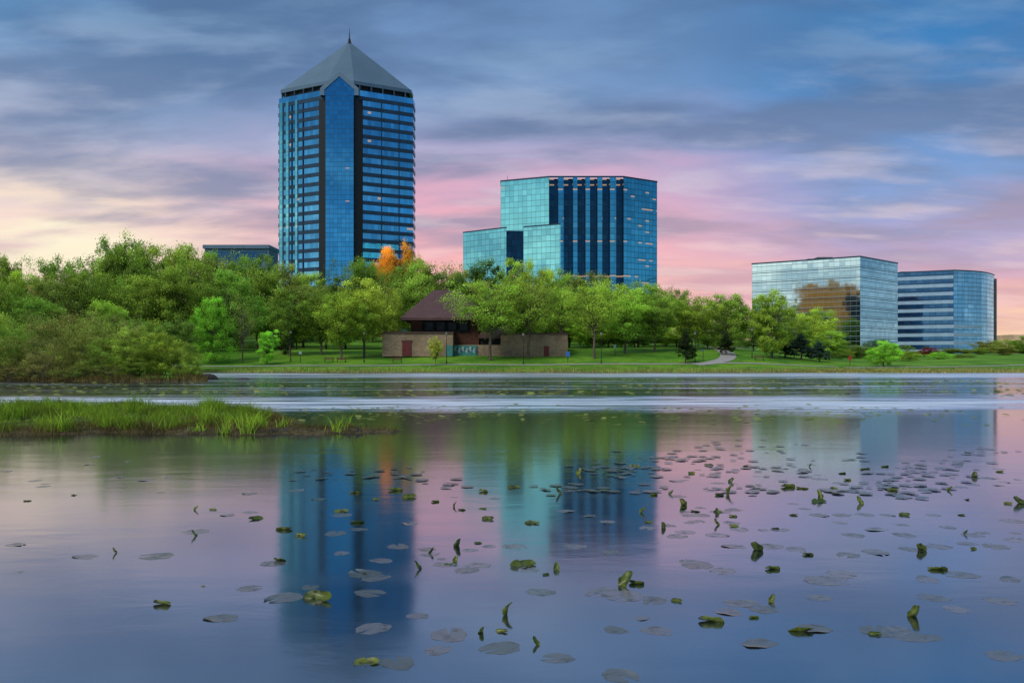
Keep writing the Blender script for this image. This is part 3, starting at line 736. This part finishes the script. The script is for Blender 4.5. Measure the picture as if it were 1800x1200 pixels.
# ---------------- mud boulders / lodge
M_mud=simple("wet_mud",lin(48,42,38),.75,0,.35,3,.4)
def rock(name,x_,y_,rx,ry,rz,label,cat,seed):
    rs=np.random.RandomState(seed); V=[];Fc=[];n=14;m_=7
    for j in range(m_+1):
        ph=math.pi/2*j/m_
        for i in range(n):
            a=2*math.pi*i/n; k=1+.22*math.sin(3*a+seed+2*ph)+rs.uniform(-.1,.1)
            V.append((rx*k*math.cos(a)*math.cos(ph),ry*k*math.sin(a)*math.cos(ph),rz*(math.sin(ph)*(1+rs.uniform(-.12,.12)))-.04))
    for j in range(m_):
        for i in range(n):
            Fc.append((j*n+i,j*n+(i+1)%n,(j+1)*n+(i+1)%n,(j+1)*n+i))
    o=meshobj(name,V,Fc,M_mud,smooth=True,label=label,cat=cat); o.location=(x_,y_,0); return o
rock("mud_mound",X(389,100),96,1.1,.7,.62,"dark muskrat mound standing in the lake","mound",3)
rock("mud_mound",X(428,96),96,.7,.4,.2,"low dark mud mound at the water surface","mound",4)
rock("rock",X(657,26),25.8,.10,.08,.11,"small dark wet rock beside the mud spit","rock",5)
for i in range(30):
    u=rnd.uniform(455,645); D=rnd.uniform(25.4,27.2); rock("rock",X(u,D),D,rnd.uniform(.06,.2),rnd.uniform(.05,.12),rnd.uniform(.08,.2),"dark wet clod on the mud spit","rock",20+i)["group"]="clods on the mud spit"

# ---------------- street lamps
M_lampglass,t=newmat("frosted_lamp_glass"); t.out(t.prin((.2,.2,.2,1),.3,0,None,.5))
def lamp_parts():
    V=[];Fc=[]; tube((0,0,-.2),(0,0,.5),.14,.10,V,Fc,8); tube((0,0,.5),(0,0,5.2),.06,.045,V,Fc,8); A=(V,Fc)
    V=[];Fc=[]; tube((0,0,5.62),(0,0,5.82),.26,.04,V,Fc,8); B=(V,Fc)
    V=[];Fc=[]; tube((0,0,5.2),(0,0,5.62),.12,.22,V,Fc,8); C_=(V,Fc)
    out=[]
    for nm,(V,Fc),mt in(("pole",A,M_darkmetal),("lamp_cap",B,M_darkmetal),("lamp_glass",C_,M_lampglass)):
        me=bpy.data.meshes.new(nm); me.from_pydata(V,[],Fc); me.materials.append(mt); out.append((nm,me))
    return out
LP=lamp_parts()
for u,D in [(511,160),(640,158),(785,155),(920,155),(1057,155),(1222,156),(1322,164),(1396,175)]:
    xx=X(u,D); e_=empty("street_lamp",(xx,D,th(xx,D)),"slim black park lamp post beside the path","street lamp","park lamps along the path")
    for nm,me in LP: o=bpy.data.objects.new(nm,me); link(o); o.parent=e_
M_bw=simple("bench_wood",lin(84,62,46),.8,0,.2,4)
def bench(u,D,label):
    xx=X(u,D); b_=(xx,D,th(xx,D)); e_=empty("park_bench",b_,label,"bench","park benches")
    V=[];Fc=[]
    for k in range(4): box(-.9,.9,-.25+k*.13,-.15+k*.13,.43,.47,V,Fc)
    meshobj("seat",V,Fc,M_bw,e_)
    V=[];Fc=[]
    for k in range(3): box(-.9,.9,.29,.33,.55+k*.14,.65+k*.14,V,Fc)
    meshobj("backrest",V,Fc,M_bw,e_)
    for s in(-.75,.75):
        V=[];Fc=[]; box(s-.03,s+.03,-.22,-.16,-.1,.43,V,Fc); box(s-.03,s+.03,.22,.285,-.1,.95,V,Fc); meshobj("leg",V,Fc,M_darkmetal,e_)
for u,D in[(578,158),(600,158),(698,157),(1335,160)]: bench(u,D,"wooden park bench on the lawn")
def sign(u,D,w_,h_,hz_,mat,label):
    xx=X(u,D); e_=empty("park_sign",(xx,D,th(xx,D)),label,"sign")
    V=[];Fc=[]; tube((0,0,-.2),(0,0,hz_),.05,.05,V,Fc,6); meshobj("post",V,Fc,M_darkmetal,e_)
    V=[];Fc=[]; box(-w_/2,w_/2,-.1,-.055,hz_-h_,hz_,V,Fc); meshobj("sign_panel",V,Fc,mat,e_)
sign(998,157,.8,.9,2.0,simple("blue_sign_paint",lin(50,90,150),.5,0,.1,3),"small blue sign panel beside the brick wall")
sign(1494,160,.5,.9,1.9,simple("red_sign_paint",lin(150,45,45),.5,0,.1,3),"small red sign panel by the shore")
sign(1236,158,.4,.4,2.2,M_frame,"small grey path sign on a post")
sign(528,158,.5,.5,2.0,M_wh,"small pale sign on a post")
sign(1081,166,.5,.7,2.2,M_wh,"small white sign on a post")

# ---------------- water lilies
m,t=newmat("floating_pad")
pos=t.node('ShaderNodeNewGeometry').outputs['Position']; oi=t.node('ShaderNodeObjectInfo'); nz=t.noise(pos,9,5,.65)
c=t.mix(oi.outputs['Random'],lin(66,72,66),lin(98,96,104)); c=t.mix(t.ss(nz,.47,.72),c,lin(44,46,40))
t.out(t.prin(c,t.ss(nz,.3,.7,.14,.30),0,t.bump(nz,.2,.005),1.0)); M_pad=m
m,t=newmat("green_lily_leaf")
pos=t.node('ShaderNodeNewGeometry').outputs['Position']; oi=t.node('ShaderNodeObjectInfo'); nz=t.noise(pos,14,4,.6)
c=t.mix(oi.outputs['Random'],lin(58,78,24),lin(104,112,36)); c=t.mix(t.ss(nz,.42,.68),c,lin(30,40,18))
pr_=t.prin(c,.38,0,t.bump(nz,.4,.01),.4); tr=t.node('ShaderNodeBsdfTranslucent'); t.put(tr.inputs[0],c)
t.out(t.mixsh(.25,pr_,tr.outputs[0])); M_lily=m
def padmesh(seed,n=34,curl=.0):
    rs=random.Random(seed); V=[(0,0,.004)];Fc=[]; nt=rs.uniform(.10,.30); el_=rs.uniform(.80,1.0)
    for ring,rr in enumerate((.5,.85,1.0)):
        for i in range(n):
            a=nt+(2*math.pi-2*nt)*i/(n-1)
            k=1+.06*math.sin(3*a+seed)+.04*math.sin(7*a+seed*2)+(.03*rs.uniform(-1,1) if ring==2 else 0)
            zz0=.004+(.006*math.sin(5*a+seed)+.005+curl*max(0,math.sin(a+seed))**6*4)*(ring/2)**2
            V.append((rr*k*math.cos(a)*1.12,rr*k*math.sin(a)*el_,zz0))
    for i in range(n-1):
        Fc.append((0,1+i,2+i))
        for r_i in(0,1): Fc.append((1+r_i*n+i,1+(r_i+1)*n+i,2+(r_i+1)*n+i,2+r_i*n+i))
    me=bpy.data.meshes.new("pad"); me.from_pydata(V,[],Fc); me.materials.append(M_pad); me.polygons.foreach_set('use_smooth',[True]*len(Fc)); return me
PADS=[padmesh(i,34,(.03 if i%4==0 else 0)) for i in range(10)]
def leafm(seed,K_,pitch,bend,roll,sink=.1):
    rs=random.Random(seed); V=[];Fc=[];NS=14;NT_=10
    M_=Euler((roll,-pitch,0)).to_matrix()
    for i in range(NS+1):
        s=-1+2*i/NS; wd=.72*math.sqrt(max(0.0,1-abs(s)**2.2))*(1.1 if s<0 else .85)+.02
        for j in range(NT_+1):
            tt=-1+2*j/NT_; a=tt*wd*(1+.07*rs.uniform(-1,1)); kk_=K_*(1+.35*s); ph=a*kk_
            y_=math.sin(ph)/kk_; z_=(1-math.cos(ph))/kk_
            x_=s-(.3*(1-abs(tt)*3) if (s<-.5 and abs(tt)<.33) else 0)*-1
            z_+=bend*s*s+.04*math.sin(4*s+seed+tt*3)
            V.append(M_@Vector((x_,y_,z_)))
    mz=min(v.z for v in V); V=[(v.x,v.y,v.z-mz-sink) for v in V]
    for i in range(NS):
        for j in range(NT_):
            q=i*(NT_+1)+j; Fc.append((q,q+1,q+NT_+2,q+NT_+1))
    me=bpy.data.meshes.new("lily_leaf"); me.from_pydata(V,[],Fc); me.materials.append(M_lily); me.polygons.foreach_set('use_smooth',[True]*len(Fc)); return me
FOLD=[leafm(1,1.7,.12,.1,.35,.15),leafm(2,2.2,.2,.05,.6,.2),leafm(3,1.3,.08,.25,.3,.12),leafm(4,1.8,.18,.2,-.4,.18),leafm(9,1.5,.15,.35,.8,.25)]
UP=[leafm(5,1.6,.95,.15,.3,.3),leafm(6,2.0,1.15,-.2,.1,.3),leafm(7,1.5,.75,.2,.6,.25),leafm(8,2.3,1.0,.3,-.4,.3)]
LG="lily leaves on the lake"
def addleaf(me,u,v,half,label,zsc=1):
    D=WD(v); xx=X(u,D); o=bpy.data.objects.new("lily_leaf" if me not in PADS else "lily_pad",me); link(o)
    o.location=(xx,D,0); o.scale=(half,half,half*zsc) ; o.rotation_euler=(0,0,rnd.uniform(0,6.28))
    setp(o,None,label,"water lily",LG); return o
def pad(u,v,wpx):
    D=WD(v); o=addleaf(rnd.choice(PADS),u,v,wpx/F*D/2*.76*rnd.uniform(.75,1.1),"flat round lily pad floating on the lake",.6); 
def upl(u,v,px_,kind):
    D=WD(v); h=px_/F*D/2*(.74 if kind=='u' else .78)
    o=addleaf(rnd.choice(UP if kind=='u' else FOLD),u,v,h,"upright curled green lily leaf above the water" if kind=='u' else "folded green lily leaf lying on the water",1 if kind=='u' else .72)
    if kind=='f': o.rotation_euler[2]=rnd.choice([0,math.pi])+rnd.uniform(-.6,.6)
for q in [(275,977,78),(390,1086,72),(440,1034,60),(345,934,50),(28,957,48),(150,978,54),(30,1006,30),(480,990,60),(500,1050,80),(650,1042,85),(655,1104,88),(545,1032,50),(640,1008,80),(660,1015,60),(600,972,40),(560,877,40),(600,905,44),(520,862,36),(590,937,60),(630,930,50),
 (790,1115,100),(770,1142,80),(880,1138,90),(700,1165,100),(735,1082,60),(820,1002,70),(840,992,60),(780,992,50),(1155,1108,86),(1080,1105,60),(1090,1187,110),(980,1156,70),(1130,1086,40),(1085,1108,50),(950,1040,60),(1060,1040,90),(1100,1047,90),(1150,1055,60),
 (1215,988,60),(1225,992,70),(1270,1003,60),(1300,1060,70),(1280,1075,60),(1340,1070,60),(1430,1104,80),(1440,1050,70),(1450,1020,90),(1470,1015,60),(1540,1108,90),(1575,1108,80),(1600,1118,90),(1640,1120,60),(1760,1056,70),(1765,1152,90),(1335,1130,90),(1205,935,50),(1190,942,50),(1290,960,50),(1260,940,46),(1370,930,50),(1355,960,56),(1400,965,56),(1490,975,60),(1480,1008,70),(1540,970,60),(1600,965,60),(1630,1018,60),(1690,1010,70),(1775,1018,60),(1640,1050,70),(1500,940,50),(1540,930,50),(1590,940,50),(1650,960,60),(1700,955,60),(1750,960,60),(1710,940,50),(1780,915,50),(1640,905,40),(1560,905,40),(1480,905,40),(1440,905,40),(1300,930,50),(1230,905,44),(1680,1070,60),(1010,960,50),(1070,970,60),(930,1000,50),(905,960,60),(720,920,46),(700,960,60),(670,985,60),(750,965,50),(860,960,40),(1000,862,30),(440,900,40),(400,905,40)]: pad(*q)
for q in [(285,1062,48,'f'),(562,1052,72,'f'),(340,942,26,'u'),(490,986,32,'f'),(450,912,36,'f'),(345,896,18,'u'),(374,896,20,'f'),(600,899,34,'f'),(624,866,26,'f'),(660,878,22,'f'),(695,862,34,'f'),(628,918,34,'f'),(530,942,30,'f'),(200,972,20,'u'),(720,874,34,'f'),(500,930,40,'f'),(765,882,20,'f'),
 (850,864,28,'f'),(858,912,28,'f'),(806,960,30,'u'),(840,955,20,'f'),(935,920,36,'f'),(980,868,26,'u'),(903,857,30,'f'),(733,1000,30,'u'),(920,994,66,'f'),(978,1000,24,'u'),(1018,832,20,'u'),(1115,820,28,'f'),(893,1080,40,'u'),(848,1112,28,'u'),(882,1110,30,'f'),(940,1132,28,'u'),(645,1165,60,'f'),(1102,1028,50,'u'),(1118,1026,36,'f'),(800,890,16,'u'),(1140,918,20,'f'),
 (1265,870,22,'f'),(1283,868,30,'u'),(1262,900,22,'f'),(1258,922,22,'u'),(1290,925,24,'f'),(1200,888,26,'u'),(1215,832,18,'f'),(1330,968,38,'u'),(1358,1000,36,'f'),(1385,856,36,'f'),(1410,858,28,'f'),(1440,882,38,'f'),(1440,876,26,'u'),(1510,884,24,'u'),(1520,825,26,'f'),(1570,862,26,'f'),(1555,820,20,'f'),(1620,968,32,'u'),(1648,1000,46,'f'),(1590,905,24,'f'),(1670,862,18,'u'),(1790,885,30,'u'),(1772,885,18,'f'),
 (1250,1092,60,'f'),(1190,1056,26,'f'),(1408,1108,60,'f'),(1608,1085,44,'u'),(1538,1115,30,'f'),(1358,1056,24,'u'),(1325,1085,24,'f'),(1420,975,26,'f'),(1395,905,20,'f'),(1466,858,18,'f'),(1480,832,20,'f'),(1700,878,18,'f'),(1690,905,18,'f'),(1710,965,20,'f'),(1150,870,20,'f'),(1180,868,16,'u'),(1310,820,16,'f'),(1425,820,14,'u'),(357,1030,12,'f'),(640,1008,14,'f'),(960,1010,18,'f'),(48,880,18,'f'),(130,870,16,'f')]: upl(*q)
cen=[(rnd.uniform(1150,1790),rnd.uniform(825,950)) for _ in range(16)]+[(rnd.uniform(680,1100),rnd.uniform(860,1000)) for _ in range(4)]
for i in range(95):
    if i<82: cu,cv=rnd.choice(cen); u=cu+rnd.gauss(0,46); v=cv+rnd.gauss(0,10)
    else: u=rnd.uniform(0,450); v=rnd.uniform(800,870)
    v=max(795,v)
    if rnd.random()<.84: pad(u,v,rnd.uniform(24,44)*(v-632)/270)
    else: upl(u,v,rnd.uniform(14,24),rnd.choice('uff'))
M_far=grassmat("far_pad_green",lin(84,98,58),lin(160,168,96))
V=[];Fc=[];rs=random.Random(9)
def farpad(x_,y_,r_,k_=1):
    s=len(V); tl=rs.uniform(-.35,.35)*k_
    for i in range(7):
        a=i*2*math.pi/7; V.append((x_+r_*math.cos(a),y_+r_*math.sin(a),.012+abs(tl)*r_*.6+tl*r_*.6*math.cos(a+r_*50)))
    Fc.append(tuple(range(s,s+7)))
cl=[(rs.uniform(0,1800),rs.choice([rs.uniform(666,696),rs.uniform(666,696),rs.uniform(718,738)])) for _ in range(175)]
for (u,v) in cl:
    D=WD(v); xc=X(u,D); sp=rs.uniform(1,7)
    if xc<-26 and D>80: continue
    for k in range(rs.randint(6,24) if v<700 else rs.randint(2,11)):
        a_,b_=xc+rs.gauss(0,sp),D+rs.gauss(0,1.2+D*.02)
        if max(isl(a_,b_))>-.05: continue
        farpad(a_,b_,rs.uniform(.07,.15) if v>700 else rs.uniform(.10,.24))
meshobj("distant_lily_pads",V,Fc,M_far,kind="stuff")
V=[];Fc=[]
cs=[(rs.uniform(1050,1800),rs.uniform(772,870)) for _ in range(34)]+[(rs.uniform(480,1050),rs.uniform(790,860)) for _ in range(6)]
for k in range(330):
    cu,cv=rs.choice(cs); u=cu+rs.gauss(0,36); v=max(760,cv+rs.gauss(0,6)); D=WD(v); farpad(X(u,D),D,rs.uniform(.05,.14),.3)
meshobj("scattered_small_pads",V,Fc,M_pad,kind="stuff")
